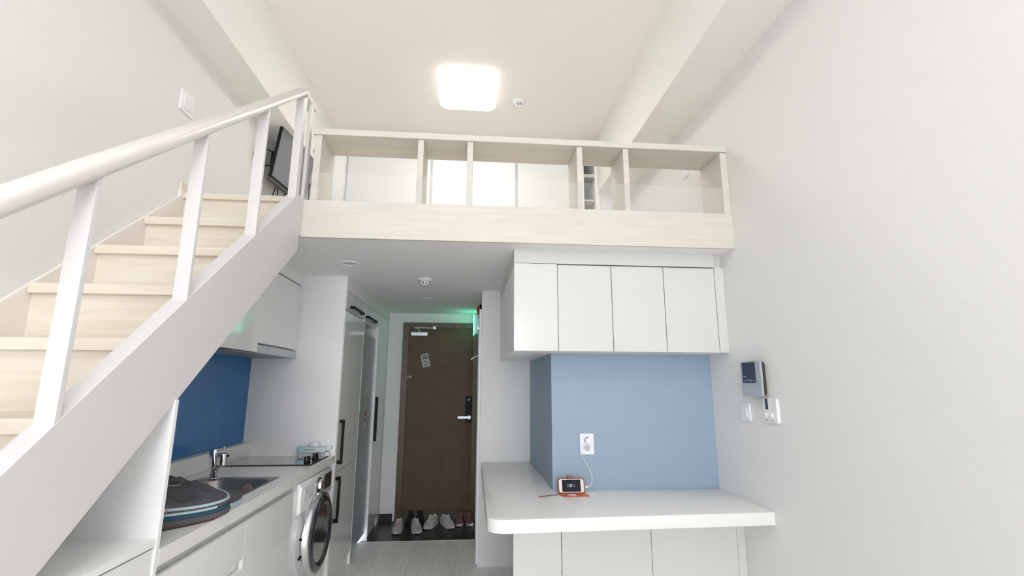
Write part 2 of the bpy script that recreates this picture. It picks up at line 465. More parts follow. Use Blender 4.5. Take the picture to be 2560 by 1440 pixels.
# ================================================================ STAIRCASE
SX1, SX0 = -.945, -1.0
def ztop(y): return .307+.83*y
def zlow(y): return -.035+.83*y
st = thing('staircase', 'white open staircase rising along the left wall to the loft', 'staircase', (-1.26, -.37, 0))
bm = B()
ye = YF
prism(bm, [(-.37, 0), (.042, 0), (ye-.03, zlow(ye-.03)), (ye-.03, ZC), (ye, ZC), (ye, ZL+.004), ((ZL+.004-.307)/.83, ZL+.004)], 'x', SX0, SX1, bev=.002)
obj('stringer', bm, STAIRW, st, smooth=True)
nose, tops = [], []
for k in range(11):
    nose.append(2.57-.26*k); tops.append(ZL-.223-.214*(k-1) if k else ZL)
for k in range(1, 11):
    y, z = nose[k], tops[k]
    bm = B(); box(bm, XL+.02, SX0, y, y+.30, z-.038, z, bev=.004); obj('tread', bm, TREADW, st, smooth=True)
for k in range(0, 11):
    y = nose[k]+.025; z1 = tops[k]-(.038 if k else .03); z0 = tops[k+1] if k < 10 else 0
    if k == 0: z1 = ZL-.03
    bobj('riser', (XL+.02, SX0, y, y+.018, z0, z1), TREADW, st)
bobj('landing_nosing', (XL+.002, SX0, nose[0], YF+.03, ZL-.03, ZL+.002), TREADW, st, bev=.003)
bm = B(); prism(bm, [(-.29, 0), (.2, 0), (2.60, 2.0), (2.60, ZL+.008), (2.556, ZL+.008), (2.556, .248+.837*2.556)], 'x', XL+.001, XL+.02, bev=.0015)
obj('wall_skirting', bm, SKIRT, st, smooth=True)
bm = B(); prism(bm, [(.07, .003), (2.60, zlow(2.60)), (2.60, zlow(2.60)+.018), (.05, .003)], 'x', XL+.001, SX0, bev=0)
obj('underside_board', bm, MATTW, st)
# balusters
def baluster(name, yf, x0=SX0+.007, x1=SX1-.001, th=.016):
    y0, y1 = yf-th, yf
    bm = B()
    prism(bm, [(y0, ztop(y0)-.003), (y1, ztop(y1)-.003), (y1, .905+.83*y1), (y0, .905+.83*y0)], 'x', x0, x1, bev=.0015)
    return obj(name, bm, STAIRW, st, smooth=True)
for y in (-.065, .37, .805, 1.238, 1.678, 2.112): baluster('baluster', y)
bm = B(); prism(bm, [(2.50, ztop(2.50)-.004), (2.525, ztop(2.525)-.004), (2.545, ZL+.002), (2.545, 2.995), (2.50, 2.995-.03)], 'x', SX0+.012, SX1-.001, bev=.0015)
obj('newel_post', bm, STAIRW, st, smooth=True)
bm = B(); box(bm, SX1-.018, SX1-.001, 2.615, 2.655, ZL+.004, 2.995, bev=.0015); obj('newel_post', bm, STAIRW, st, smooth=True)
# rounded sloping handrail with a short level return
bm = B()
sec = rrect(-.036, .036, -.024, .024, .019, 5)
ang = math.atan(.83)
def ring(y, z, tilt):
    return [bm.verts.new((-.973+a, y-b*math.sin(tilt), z+b*math.cos(tilt))) for a, b in sec]
R = [ring(-.30, .90+.83*-.30+.033, ang), ring(1.2, .90+.83*1.2+.033, ang)]
sec = rrect(-.030, .030, -.018, .018, .014, 5)
R += [ring(2.53, .90+.83*2.53+.020, ang), ring(2.555, 3.013, 0.2), ring(2.70, 3.013, 0)]
for a, b in zip(R, R[1:]):
    for k in range(len(sec)): bm.faces.new([a[k], a[(k+1) % len(sec)], b[(k+1) % len(sec)], b[k]])
bm.faces.new(R[0][::-1]); bm.faces.new(R[-1])
obj('handrail', bm, RAILW, st, smooth=50)

# cupboard under the stairs
t = thing('understair_shelf', 'white open shelf unit under the stairs left of the kitchen counter', 'shelf unit', (-1.25, 1.2, 0))
yp = 1.688
bm = B(); prism(bm, [(XL+.002, .0), (-.941, .0), (-.941, zlow(yp)-.002), (XL+.002, zlow(yp)-.002)], 'y', yp-.018, yp, bev=.001); obj('side_panel', bm, MATTW, t, smooth=True)
bm = B(); box(bm, XL+.002, -.944, 1.22, yp-.018, .93, .952, bev=.001); obj('shelf', bm, MATTW, t, smooth=True)
bm = B(); box(bm, XL+.002, -.975, .72, yp-.018, .50, .52, bev=.001); obj('shelf', bm, MATTW, t, smooth=True)
bm = B(); prism(bm, [(1.22, .0), (yp-.018, .0), (yp-.018, .925), (1.22, .925)], 'x', -.962, -.946, bev=.001); obj('door', bm, GLOSSW, t, smooth=True)
bm = B(); box(bm, XL+.002, -.946, 1.20, 1.218, 0, .93, bev=.001); obj('side_panel', bm, MATTW, t, smooth=True)

# ================================================================ KITCHEN
CX = -.94
CZ = .917
t = thing('kitchen_cabinet', 'long white base cabinet with grip grooves under the kitchen counter', 'cabinet', (-1.25, 2.3, 0))
yk0, yk1 = yp+.002, 2.918
bm = B(); box(bm, XL+.01, -.965, yk0, yk1, .10, .72); obj('carcass', bm, MATTW, t)
bobj('plinth', (XL+.01, -.99, yk0, yk1, 0, .10), MATTW, t)
bobj('grip_channel', (-.986, -.980, yk0, yk1, .72, .866), MATTW, t)
bobj('drawer_front', (-.962, -.943, yk0, 2.298, .690, .834), GLOSSW, t, bev=.0015)
bobj('drawer_front', (-.962, -.943, yk0, 2.298, .12, .650), GLOSSW, t, bev=.0015)
bobj('door', (-.962, -.943, 2.301, yk1, .12, .834), GLOSSW, t, bev=.0015)

# worktop as a slab round the sink opening
SK = (-1.37, -1.03, 2.28, 2.80)      # sink opening x0,x1,y0,y1
t = thing('kitchen_worktop', 'white solid kitchen worktop running along the left wall', 'worktop', (-1.25, 2.6, CZ-.05))
bm = B()
yk2 = 3.639
box(bm, XL+.001, SK[0]-.06, yk0, yk2, CZ-.05, CZ)
box(bm, SK[1]+.012, CX, yk0, yk2, CZ-.05, CZ)
box(bm, SK[0]-.06, SK[1]+.012, yk0, SK[2]-.012, CZ-.05, CZ)
box(bm, SK[0]-.06, SK[1]+.012, SK[3]+.06, yk2, CZ-.05, CZ)
obj('slab', bm, STONE, t)
bm = B(); box(bm, XL+.001, -1.512, yk0, yk2, CZ+.0005, 1.012, bev=.003); obj('upstand', bm, STONE, t, smooth=True)
# sink
t = thing('kitchen_sink', 'stainless steel sink bowl set in the white worktop', 'sink', (-1.2, 2.55, CZ-.18))
bm = B()
x0, x1, y0, y1 = SK
outer = rrect(x0-.055, x1+.008, y0-.008, y1+.055, .01, 6)
n = len(outer)
rings = [[bm.verts.new((*p, CZ+.0012)) for p in outer]]
for (ins, z, r) in ((0, CZ+.0012, .09), (.006, CZ-.008, .088), (.014, CZ-.13, .08), (.035, CZ-.16, .06), (.14, CZ-.168, .02)):
    rings.append([bm.verts.new((*p, z)) for p in rrect(x0+ins, x1-ins, y0+ins, y1-ins, r, 6)])
for a, b in zip(rings, rings[1:]):
    for k in range(n): bm.faces.new([a[k], a[(k+1) % n], b[(k+1) % n], b[k]])
bm.faces.new(rings[-1])
obj('bowl', bm, STEEL, t, smooth=50)
bm = B(); lathe(bm, [(.027, 0), (.027, -.004), (.021, -.007), (.0, -.007)], (-1.155, y1-.014, .868), 'y', 28); obj('overflow_cover', bm, OVER, t, smooth=True)
bm = B(); lathe(bm, [(.05, 0), (.05, .004), (.02, .007), (0, .007)], (-1.2, 2.5, CZ-.167), 'z', 28); obj('drain_basket', bm, CHROME, t, smooth=True)
# faucet
t = thing('faucet', 'chrome single-lever mixer tap behind the sink bowl', 'tap', (-1.335, 2.825, CZ+.002))
fx, fy, fz = -1.345, 2.80, CZ+.002
bm = B(); tube(bm, [(fx, fy, fz), (fx, fy, fz+.008), (fx+.001, fy, fz+.009), (fx+.002, fy, fz+.07), (fx-.004, fy, fz+.14), (fx-.005, fy, fz+.150)], [.031, .031, .024, .024, .023, .019], 28); obj('column', bm, CHROME, t, smooth=True)
bm = B(); tube(bm, [(fx-.005, fy, fz+.147), (fx+.012, fy-.004, fz+.153), (fx+.05, fy-.012, fz+.160)], [.010, .008, .006], 10); obj('lever', bm, CHROME, t, smooth=True)
bm = B(); tube(bm, smooth_path([(fx, fy, fz+.04), (fx+.02, fy-.008, fz+.06), (fx+.04, fy-.02, fz+.09), (fx+.055, fy-.03, fz+.10)]), .017, 16)
sp = obj('spout', bm, CHROME, t, smooth=True)
bm = B(); lathe(bm, [(.019, -.045), (.024, -.04), (.025, .012), (.022, .018), (.012, .02), (0, .02)], (fx+.055, fy-.03, fz+.115), 'z', 28); obj('spray_head', bm, CHROME, sp, smooth=True)
bm = B(); lathe(bm, [(.006, 0), (.006, .006), (0, .008)], (fx+.079, fy-.03, fz+.12), 'x', 12); obj('spray_button', bm, BLACK, sp, smooth=True)

# cooktop
t = thing('cooktop', 'black glass cooktop with two knobs set in the white worktop', 'cooktop', (-1.23, 3.4, CZ))
bm = B(); prism(bm, rrect(-1.50, -.975, 3.215, 3.585, .006), 'z', CZ+.0005, CZ+.007, bev=.001); obj('glass_plate', bm, BLKGL, t, smooth=True)
bm = B(); prism(bm, rrect(-1.505, -.97, 3.21, 3.59, .006), 'z', CZ+.0002, CZ+.003); obj('steel_rim', bm, BLACK, t)
for (kx, ky) in ((-1.022, 3.30), (-1.015, 3.44)):
    bm = B(); lathe(bm, [(.021, 0), (.021, .004), (.018, .006), (.0175, .035), (.015, .037), (0, .037)], (kx, ky, CZ+.007), 'z', 24); k = obj('knob', bm, BLACK, t, smooth=True)
    bm = B(); box(bm, kx-.002, kx+.002, ky-.0185, ky+.017, CZ+.012, CZ+.046); obj('knob_marker', bm, CHROME, k, label='bright chrome marker')

# things behind the cooktop
t = thing('wipes_pack', 'pale aqua film pack lying on a white box behind the cooktop', 'wipes pack', (-1.08, 3.60, .952))
bm = B(); prism(bm, rrect(-1.185, -.985, .9525, .985, .014), 'y', 3.565, 3.632, bev=.006)
for v in bm.verts: v.co.z += .006*math.sin(v.co.x*40)
obj('film_pack', bm, WIPEC, t, smooth=True)
bm = B()
tube(bm, [(-1.13+.008*i, 3.5635, .966+.0055*math.sin(i*2.3)+.0035*math.cos(i*3.7)) for i in range(10)], .0014, 6)
obj('lettering', bm, TXTD, t, label='dark handwritten-style lettering')
bm = B(); prism(bm, [(-1.0, .955), (-.96, .962), (-.955, .985), (-1.0, .98)], 'y', 3.59, 3.63, bev=.003); obj('crimped_end', bm, WIPEC, t)
tag(bobj('white_box', (-1.18, -1.00, 3.592, 3.636, CZ+.001, .9515), PLW, bev=.004), 'flat white box under the aqua pack behind the cooktop', 'box')
bm = B(); bmesh.ops.create_icosphere(bm, subdivisions=3, radius=.04, matrix=Matrix.Translation((-1.075, 3.60, 1.003)))
for v in bm.verts:
    v.co.z = .996+(v.co.z-1.003)*.55+.006*math.sin(v.co.x*150)*math.cos(v.co.y*130)
    v.co.x += .005*math.sin(v.co.z*300)
tag(obj('crumpled_tissue', bm, PLW, smooth=60), 'crumpled white tissue on top of the aqua pack', 'tissue')
bm = B(); prism(bm, [(-1.01, CZ+.001), (-.965, CZ+.001), (-.975, .945), (-.995, .95)], 'y', 3.585, 3.63, bev=.006)
tag(obj('folded_cloth', bm, PLW, smooth=50), 'small white folded cloth at the worktop corner beside the tall cabinet', 'cloth')

# backsplash glass
bm = B(); box(bm, XL+.001, XL+.008, yk0+.02, 3.63, 1.013, 1.60, bev=.001)
tag(obj('backsplash_panel', bm, BLUEG, smooth=True), 'deep blue glass backsplash on the wall behind the tap', 'backsplash')

# wall cabinets
t = thing('wall_cabinet', 'glossy white wall cabinet half hidden behind the stair stringer', 'cabinet', (-1.42, 2.75, 1.6))
bm = B(); prism(bm, [(2.32, 1.597), (2.976, 1.597), (2.976, 2.128), (2.60, 2.128), (2.60, 2.09), (2.32, 1.86)], 'x', XL+.001, -1.282, bev=.001); obj('carcass', bm, MATTW, t, smooth=True)
bm = B(); prism(bm, [(2.33, 1.594), (2.979, 1.594), (2.979, 2.124), (2.60, 2.124), (2.60, 2.08), (2.33, 1.852)], 'x', -1.280, -1.262, bev=.0015); obj('door', bm, GLOSSW, t, smooth=True)
t = thing('wall_cabinet', 'glossy white wall cabinet directly above the range hood', 'cabinet', (-1.42, 3.3, 1.64))
bobj('carcass', (XL+.001, -1.290, 2.981, 3.638, 1.650, 2.128), MATTW, t)
bobj('door', (-1.288, -1.270, 2.982, 3.625, 1.652, 2.118), GLOSSW, t, bev=.0015)
bobj('shadow_gap', (-1.2895, -1.276, 2.62, 3.63, 2.1195, 2.129), DARKIN, t)
sbox('trim_10', (XL, -1.275, 2.61, 3.64, 2.130, ZC), LOWCEIL)
t = thing('range_hood', 'slim grey slide-out range hood below the right wall cabinet', 'range hood', (-1.42, 3.3, 1.6))
bobj('hood_body', (XL+.009, -1.300, 2.70, 3.636, 1.588, 1.5935), GREY, t)
bobj('hood_box', (XL+.009, -1.300, 2.982, 3.634, 1.5936, 1.648), SILV, t)
bobj('front_visor', (-1.299, -1.262, 2.982, 3.625, 1.590, 1.638), SILV, t, bev=.003)
bobj('logo_mark', (-1.2618, -1.2612, 3.10, 3.13, 1.614, 1.618), TXT, t)

# washing machine, front facing +x
t = thing('washing_machine', 'white front-loading washing machine with chrome porthole under the worktop', 'washing machine', (-1.25, 3.22, 0))
wy0, wy1 = 2.925, 3.525
bobj('body', (XL+.02, -.955, wy0, wy1, .012, .862), PLW, t, bev=.006)
bm = B(); prism(bm, [(-.955, .70), (-.934, .702), (-.922, .715), (-.922, .84), (-.935, .862), (-.955, .862)], 'y', wy0, wy1, bev=.003)
cp = obj('control_panel', bm, PLW2, t, smooth=50)
bobj('detergent_drawer', (-.921, -.918, 2.965, 3.135, .752, .83), PLW, cp, bev=.002)
bobj('drawer_recess', (-.918, -.9165, 3.03, 3.12, .765, .795), PLW2, cp, bev=.0007)
bm = B(); lathe(bm, [(.043, 0), (.043, .006), (.036, .008)], (-.922, 3.235, .803), 'x', 32); dl = obj('dial_ring', bm, BLKGL, cp, smooth=True)
bm = B(); lathe(bm, [(.031, 0), (.029, .014), (.024, .017), (0, .017)], (-.914, 3.235, .803), 'x', 32); obj('dial_knob', bm, CHROME, dl, smooth=True)
bobj('display', (-.921, -.917, 3.345, 3.495, .75, .842), BLKGL, cp, bev=.001)
mx_ = basis((-.9175, 3.00, .815), (0, 1, 0), (0, 0, 1))
text('brand_mark', 'LG', .018, TXT, cp, mx_)
text('print', '8kg DD', .011, TXT, cp, basis((-.9175, 3.175, .828), (0, 1, 0), (0, 0, 1)))
bobj('filter_latch', (-.9545, -.951, 3.46, 3.476, .655, .715), TXT, t)
dc = (-.955, 3.228, .532)
bm = B(); lathe(bm, [(.232, 0), (.236, .022), (.235, .05), (.230, .064), (.222, .070), (.214, .070)], dc, 'x', 64)
dg_ = obj('porthole_door', bm, CHROME, t, smooth=40)
bm = B(); lathe(bm, [(.215, .066), (.210, .076), (.190, .083), (.170, .080), (.152, .062), (.143, .048)], dc, 'x', 64); obj('inner_ring', bm, SMOKE, dg_, smooth=60)
bm = B(); lathe(bm, [(.145, .050), (.125, .020), (.09, .004), (.05, .002), (0, .006)], dc, 'x', 48); gl = obj('glass_bowl', bm, BOWL, dg_, smooth=60)
bm = B(); prism(bm, rrect(dc[1]-.075, dc[1]-.035, .50, .60, .018), 'x', dc[0]+.036, dc[0]+.0368); obj('red_sticker', bm, REDST, gl)
bm = B(); prism(bm, rrect(dc[1]-.068, dc[1]-.042, .525, .575, .012), 'x', dc[0]+.0369, dc[0]+.0376); obj('sticker_centre', bm, PLW, gl)
for zz in (.46, .56): bobj('hinge_cover', (dc[0]+.02, dc[0]+.035, dc[1]-.239, dc[1]-.2355+.006, zz-.006, zz+.006), BLACK, dg_)
for fy_ in (wy0+.06, wy1-.06):
    bm = B(); lathe(bm, [(.02, 0), (.025, .012)], (-1.0, fy_, 0), 'z', 16); obj('foot', bm, GREY, t)
bobj('filler_strip', (-.975, -.955, 3.532, 3.634, .0, .866), GLOSSW).update_tag()
tag(bpy.data.objects['filler_strip'], 'narrow white filler strip between the washing machine and tall cabinet', 'filler panel')

# tall cabinet bank (fronts at x = -.939)
def bracket(parent, x, pts_axis, a0, a1, other, off=.034, r=.008, vertical=True, mtl=BLACK):
    bm = B()
    if vertical:
        y = other
        box(bm, x+off-.016, x+off, y-.011, y+.011, a0, a1, bev=.001)
        box(bm, x, x+off-.008, y-.011, y+.011, a0, a0+.024, bev=.001); box(bm, x, x+off-.008, y-.011, y+.011, a1-.024, a1, bev=.001)
    else:
        z = other
        box(bm, x+off-.014, x+off, a0, a1, z-.009, z+.009, bev=.001)
        box(bm, x, x+off-.006, a0, a0+.024, z-.009, z+.009, bev=.001); box(bm, x, x+off-.006, a1-.024, a1, z-.009, z+.009, bev=.001)
    return obj('handle', bm, mtl, parent, smooth=True, label='black bracket handle')
FX = -.939
t = thing('tall_cabinet', 'tall glossy white fridge cabinet with two black bar handles beside the washing machine', 'cabinet', (-1.25, 3.97, 0))
bobj('carcass', (XL+.01, -.962, 3.658, 4.315, .09, 2.10), MATTW, t)
bobj('plinth', (XL+.01, -.965, 3.658, 4.315, 0, .09), MATTW, t)
bobj('side_strip', (-.962, FX+.001, 4.297, 4.315, .0, 2.10), MATTW, t)
d = bobj('door', (-.960, FX, 3.658, 4.294, .795, 1.945), GLOSSW, t, bev=.0015); bracket(d, FX, 0, .85, 1.155, 3.70)
d = bobj('door', (-.960, FX, 3.658, 4.294, .10, .790), GLOSSW, t, bev=.0015); bracket(d, FX, 0, .46, .785-.02, 3.70)
d = bobj('door', (-.960, FX, 3.658, 4.294, 1.962, 2.098), GLOSSW, t, bev=.0015); bracket(d, FX, 0, 3.77, 4.14, 1.99, vertical=False)
t = thing('bridge_cabinet', 'white top cupboard with black handle above the built-in fridge', 'cabinet', (-1.25, 4.64, 1.93))
bobj('carcass', (XL+.01, -.962, 4.318, 4.95, 1.95, 2.10), MATTW, t)
d = bobj('door', (-.960, FX, 4.32, 4.948, 1.962, 2.098), GLOSSW, t, bev=.0015); bracket(d, FX, 0, 4.32, 4.72, 1.99, vertical=False)
t = thing('refrigerator', 'pale grey-blue fridge standing in the gap between two tall white cabinets', 'refrigerator', (-1.25, 4.63, 0))
bobj('body', (XL+.05, -1.0, 4.33, 4.93, .03, 1.86), FRIDGE, t)
bobj('door', (-.998, -.958, 4.332, 4.928, .05, 1.85), FRIDGE, t, bev=.005)
bobj('top_hinge', (-.9575, -.95, 4.36, 4.39, 1.66, 1.76), BLACK, t, bev=.001)
bobj('recessed_grip', (-.9575, -.952, 4.345, 4.37, 1.13, 1.27), BLACK, t, bev=.001)
bm = B(); prism(bm, rrect(4.62, 4.68, 1.12, 1.17, .02), 'x', -.9578, -.957); prism(bm, rrect(4.61, 4.69, .99, 1.09, .03), 'x', -.9578, -.957); obj('sticker', bm, REDST, t)
bm = B(); prism(bm, rrect(4.625, 4.675, 1.01, 1.07, .018), 'x', -.9572, -.9565); obj('sticker_centre', bm, PLW, t)
for yy in (4.4, 4.86):
    bm = B(); lathe(bm, [(.018, 0), (.02, .032)], (-1.02, yy, 0), 'z', 14); obj('foot', bm, GREY, t)
t = thing('shoe_cabinet', 'tall grey-white shoe cabinet with long black handle nearest the entrance door', 'cabinet', (-1.25, 5.2, -.03))
bobj('carcass', (XL+.01, -.962, 4.955, 5.465, -.03, 2.10), MATTW, t)
bobj('side_strip', (-.962, FX+.001, 4.955, 4.972, -.03, 2.10), MATTW, t)
d = bobj('door', (-.960, FX, 4.975, 5.463, .07, 2.098), GLOSSW, t, bev=.0015)
bobj('handle', (FX, FX+.025, 5.0, 5.016, .86, 1.28), BLACK, d, bev=.001, label='long black handle')
sbox('trim_11', (XL, FX-.001, 3.656, 5.47, 2.103, ZC), LOWCEIL)

# ================================================================ BREAKFAST BAR (right)
PX0, ZB = .243, .788
YC = 2.778
t = thing('bar_worktop', 'broad white breakfast bar worktop with rounded corner before the blue wall', 'worktop', (.9, 2.9, ZB-.06))
ol = [(.095, YP-.001)]
r = .075
cx, cy = .09+r, 2.43+r
for k in range(9):
    a = PI+PI/2*k/8
    ol.append((cx+r*math.cos(a), cy+r*math.sin(a)))
ol += [(XR-.001, 2.475), (XR-.001, 3.029), (.499, 3.029), (.499, YP-.001)]
bm = B(); prism(bm, ol, 'z', ZB-.062, ZB, bev=.004, seg=3); obj('slab', bm, STONE, t, smooth=40)

def run_doors(parent, splits, z0, z1, y, m=GLOSSW, gap=.0025):
    for a, b in zip(splits, splits[1:]):
        bobj('door', (a+gap/2, b-gap/2, y, y+.018, z0, z1), m, parent, bev=.001)
t = thing('bar_cabinet', 'white handleless base cabinet under the breakfast bar', 'cabinet', (1.0, 2.9, 0))
bobj('carcass', (.505, XR-.005, YC+.020, 3.028, .10, ZB-.063), DARKIN, t)
bobj('plinth', (.505, XR-.005, YC+.06, 3.028, 0, .10), MATTW, t)
bobj('end_panel', (PX0, .5015, YC, YC+.018, .0, ZB-.063), GLOSSD, t, bev=.001)
run_doors(t, [.504, 1.0, 1.489], .0+.02, ZB-.063, YC, SATD)
bobj('filler_panel', (1.491, XR-.001, YC+.004, YC+.02, 0, ZB-.063), SATD, t)

t = thing('overhead_cabinet', 'row of white handleless wall cabinets over the breakfast bar', 'cabinet', (.9, 3.0, 1.6))
zu, zt = 1.605, 2.122
bm = B(); prism(bm, [(PX0+.001, YC+.02), (XR-.001, YC+.02), (XR-.001, 3.029), (.499, 3.029), (.499, YP-.001), (PX0+.001, YP-.001)], 'z', zu, zt); obj('carcass', bm, MATTW, t)
bobj('end_panel', (PX0, .5005, YC, YC+.018, zu-.002, zt), GLOSSD, t, bev=.001)
run_doors(t, [.503, .830, 1.154, 1.477], zu-.002, zt-.006, YC, SATD, gap=.004)
bobj('filler_panel', (1.480, XR-.001, YC+.003, YC+.02, zu-.002, zt), SATD, t)
bobj('shadow_gap', (.503, 1.477, YC+.012, YC+.0195, zt-.006, zt+.001), DARKIN, t)
bm = B(); prism(bm, [(PX0, YC+.002), (1.478, YC+.002), (1.478, YC+.03), (XR, YC+.03), (XR, 3.03), (.5, 3.03), (.5, YP), (PX0, YP)], 'z', zt+.003, ZC)
struct('trim_12', bm, SATD)

# outlet with charger, phone
Yb = 3.03
t = thing('wall_outlet', 'white double socket plate on the blue wall', 'outlet', (.714, Yb, 1.057))
bm = B(); prism(bm, rrect(.671, .756, .996, 1.118, .004), 'y', Yb-.008, Yb, bev=.002); obj('plate', bm, PLW, t, smooth=True)
for zz in (1.034, 1.081):
    bm = B(); lathe(bm, [(.019, 0), (.0185, .005), (.016, .006), (.0155, .001), (0, .001)], (.714, Yb-.009, zz), 'y', 28)
    bmesh.ops.scale(bm, verts=bm.verts, vec=(1, 1, 1)); so = obj('socket', bm, SILV, t, smooth=True)
    bm = B()
    for s in (-1, 1): lathe(bm, [(.0024, 0), (.0024, -.001)], (.714+s*.0095, Yb-.0085, zz), 'y', 10)
    box(bm, .712, .716, Yb-.0098, Yb-.0085, zz-.017, zz-.012); box(bm, .712, .716, Yb-.0098, Yb-.0085, zz+.012, zz+.017)
    obj('pin_hole', bm, TXTD, so)
t = thing('phone_charger', 'white phone charger plugged in the upper socket with its cable', 'charger', (.714, Yb-.03, 1.085))
bm = B(); prism(bm, rrect(.700, .730, 1.066, 1.094, .008), 'y', Yb-.045, Yb-.0095, bev=.003); obj('plug_block', bm, PLW, t, smooth=True)
bm = B(); tube(bm, smooth_path([(.704, Yb-.045, 1.076), (.690, Yb-.04, 1.05), (.680, Yb-.02, 1.01), (.682, Yb-.012, .985), (.704, Yb-.012, .945), (.728, Yb-.02, .90), (.733, Yb-.035, .86), (.722, Yb-.055, .832), (.704, Yb-.075, .826), (.694, Yb-.082, .826)], 8), .0019, 8)
obj('cable', bm, PLW, t, smooth=True)
bobj('connector', (.677, .697, Yb-.088, Yb-.078, .821, .831), PLW, t, bev=.002)

# phone in its case, leaning back on the blue wall
ph = thing('smartphone', 'white-framed smartphone propped sideways showing its clock', 'smartphone', (.595, 2.93, ZB))
lean = math.radians(17)
def tilt_bm(bm, py=2.935, pz=ZB+.003, a=lean):
    bmesh.ops.rotate(bm, cent=(0, py, pz), matrix=Matrix.Rotation(-a, 3, 'X'), verts=bm.verts)
zp = ZB+.009
bm = B(); prism(bm, rrect(.522, .668, zp, zp+.073, .011), 'y', 2.922, 2.930, bev=.002); tilt_bm(bm); body = obj('body', bm, PHONEW, ph, smooth=True)
bm = B(); prism(bm, rrect(.540, .649, zp+.004, zp+.069, .001), 'y', 2.9212, 2.922); tilt_bm(bm); sc_ = obj('screen', bm, SCREEN, body)
def ph_text(s, size, dx, dz=0):
    tm = basis((.595+dx, 2.9210, zp+.0365+dz), (0, 0, 1), (-1, 0, 0))
    rm = Matrix.Translation((0, 2.935, ZB+.003)) @ Matrix.Rotation(-lean, 4, 'X') @ Matrix.Translation((0, -2.935, -(ZB+.003)))
    # text runs bottom to top on the sideways phone
    text('clock_digits', s, size, SCRTXT, sc_, rm @ basis((.595+dx, 2.9210, zp+.0365+dz), (0, 0, -1), (1, 0, 0)) @ Matrix.Rotation(PI, 4, 'Y') if False else rm @ basis((.595+dx, 2.9210, zp+.0365+dz), (0, 0, 1), (-1, 0, 0)))
ph_text('11', .018, -.020); ph_text('28', .018, -.003); ph_text('Jan 17', .005, .010); ph_text('charging', .0035, .018)
cs = thing('phone_case', 'orange leather flip case holding the smartphone on the bar', 'phone case', (.595, 2.92, ZB))
bm = B(); prism(bm, rrect(.515, .675, ZB+.002, ZB+.089, .012), 'y', 2.9305, 2.937, bev=.002); tilt_bm(bm); obj('back_cover', bm, BROWNL, cs, smooth=True)
bm = B(); prism(bm, [(.518, 2.931), (.672, 2.931), (.690, 2.872), (.538, 2.868)], 'z', ZB+.001, ZB+.005, bev=.0015); fl = obj('front_flap', bm, ORANGE, cs, smooth=True)
bm = B()
for k in range(3): prism(bm, [(.565+k*.014, 2.915), (.577+k*.014, 2.915), (.585+k*.014, 2.883), (.572+k*.014, 2.883)], 'z', ZB+.0052, ZB+.0062+.0006*k)
obj('card', bm, PLW, fl, label='pale cards tucked in the flap')
bm = B(); box(bm, .575, .602, 2.912, 2.9415, ZB+.083, ZB+.099, bev=.002); tilt_bm(bm); obj('clasp', bm, BROWNL, cs, smooth=True)
bm = B(); tube(bm, smooth_path([(.522, 2.925, ZB+.006), (.495, 2.915, ZB+.004), (.455, 2.90, ZB+.004), (.415, 2.888, ZB+.003), (.398, 2.884, ZB+.003), (.405, 2.876, ZB+.003), (.43, 2.885, ZB+.004), (.46, 2.897, ZB+.0045)], 6), .0022, 8)
obj('wrist_strap', bm, BROWNL, cs, smooth=True)
bm = B(); box(bm, .70, .742, 2.934, 2.943, ZB+.0005, ZB+.004, bev=.001)
tag(obj('stylus_cap', bm, PLW, smooth=True), 'thin white strip lying on the bar right of the orange case', 'strip')

# right wall devices
t = thing('video_intercom', 'silver video intercom with dark screen on the right wall', 'intercom', (XR, 2.5, 1.45))
bm = B(); prism(bm, rrect(2.445, 2.60, 1.362, 1.536, .012), 'x', XR-.028, XR, bev=.004); obj('back_housing', bm, mat('dark_brown_plastic', (.06, .045, .04), .4), t, smooth=True)
bm = B(); prism(bm, rrect(2.425, 2.610, 1.355, 1.540, .004), 'x', XR-.040, XR-.0285, bev=.003); fp = obj('front_plate', bm, SILV, t, smooth=True)
bobj('screen', (XR-.0420, XR-.0402, 2.468, 2.592, 1.425, 1.535), MONSCR, fp, bev=.0006)
bm = B()
for k in range(5): box(bm, XR-.0424, XR-.0420, 2.485+k*.021, 2.491+k*.021, 1.436, 1.443)
box(bm, XR-.0424, XR-.0420, 2.558, 2.580, 1.457, 1.461)
obj('button_marks', bm, TXTL, fp)
t = thing('thermostat', 'white thermostat with two round knobs below the intercom', 'thermostat', (XR, 2.41, 1.285))
bm = B(); prism(bm, rrect(2.358, 2.470, 1.226, 1.348, .005), 'x', XR-.014, XR, bev=.003); fp = obj('plate', bm, PLW, t, smooth=True)
bobj('display', (XR-.0152, XR-.0142, 2.428, 2.450, 1.293, 1.346), TXTD, fp, label='narrow black display')
for yy in (2.402, 2.446):
    bm = B(); lathe(bm, [(.014, 0), (.013, -.008), (.008, -.010), (0, -.010)], (XR-.014, yy, 1.262), 'x', 24); obj('knob', bm, PLW2, t, smooth=True)
bm = B(); box(bm, XR-.0146, XR-.0142, 2.392, 2.412, 1.236, 1.240); box(bm, XR-.0146, XR-.0142, 2.436, 2.456, 1.236, 1.240); obj('print', bm, TXT, fp)
def switch(label, side, y0, y1, z0, z1):
    x = XR if side > 0 else XL
    t = thing('light_switch', label, 'light switch', (x, (y0+y1)/2, (z0+z1)/2), 'white light switches on the side walls')
    xs = sorted((x, x-side*.010))
    bm = B(); prism(bm, rrect(y0, y1, z0, z1, .004), 'x', xs[0], xs[1], bev=.003); obj('plate', bm, PLW, t, smooth=True)
    xs = sorted((x-side*.0102, x-side*.0145)); g = (y1-y0)*.2
    bm = B(); prism(bm, rrect(y0+g, y1-g*.9, z0+g, z1-g, .006), 'x', xs[0], xs[1], bev=.0015); obj('rocker', bm, PLW2, t, smooth=True)
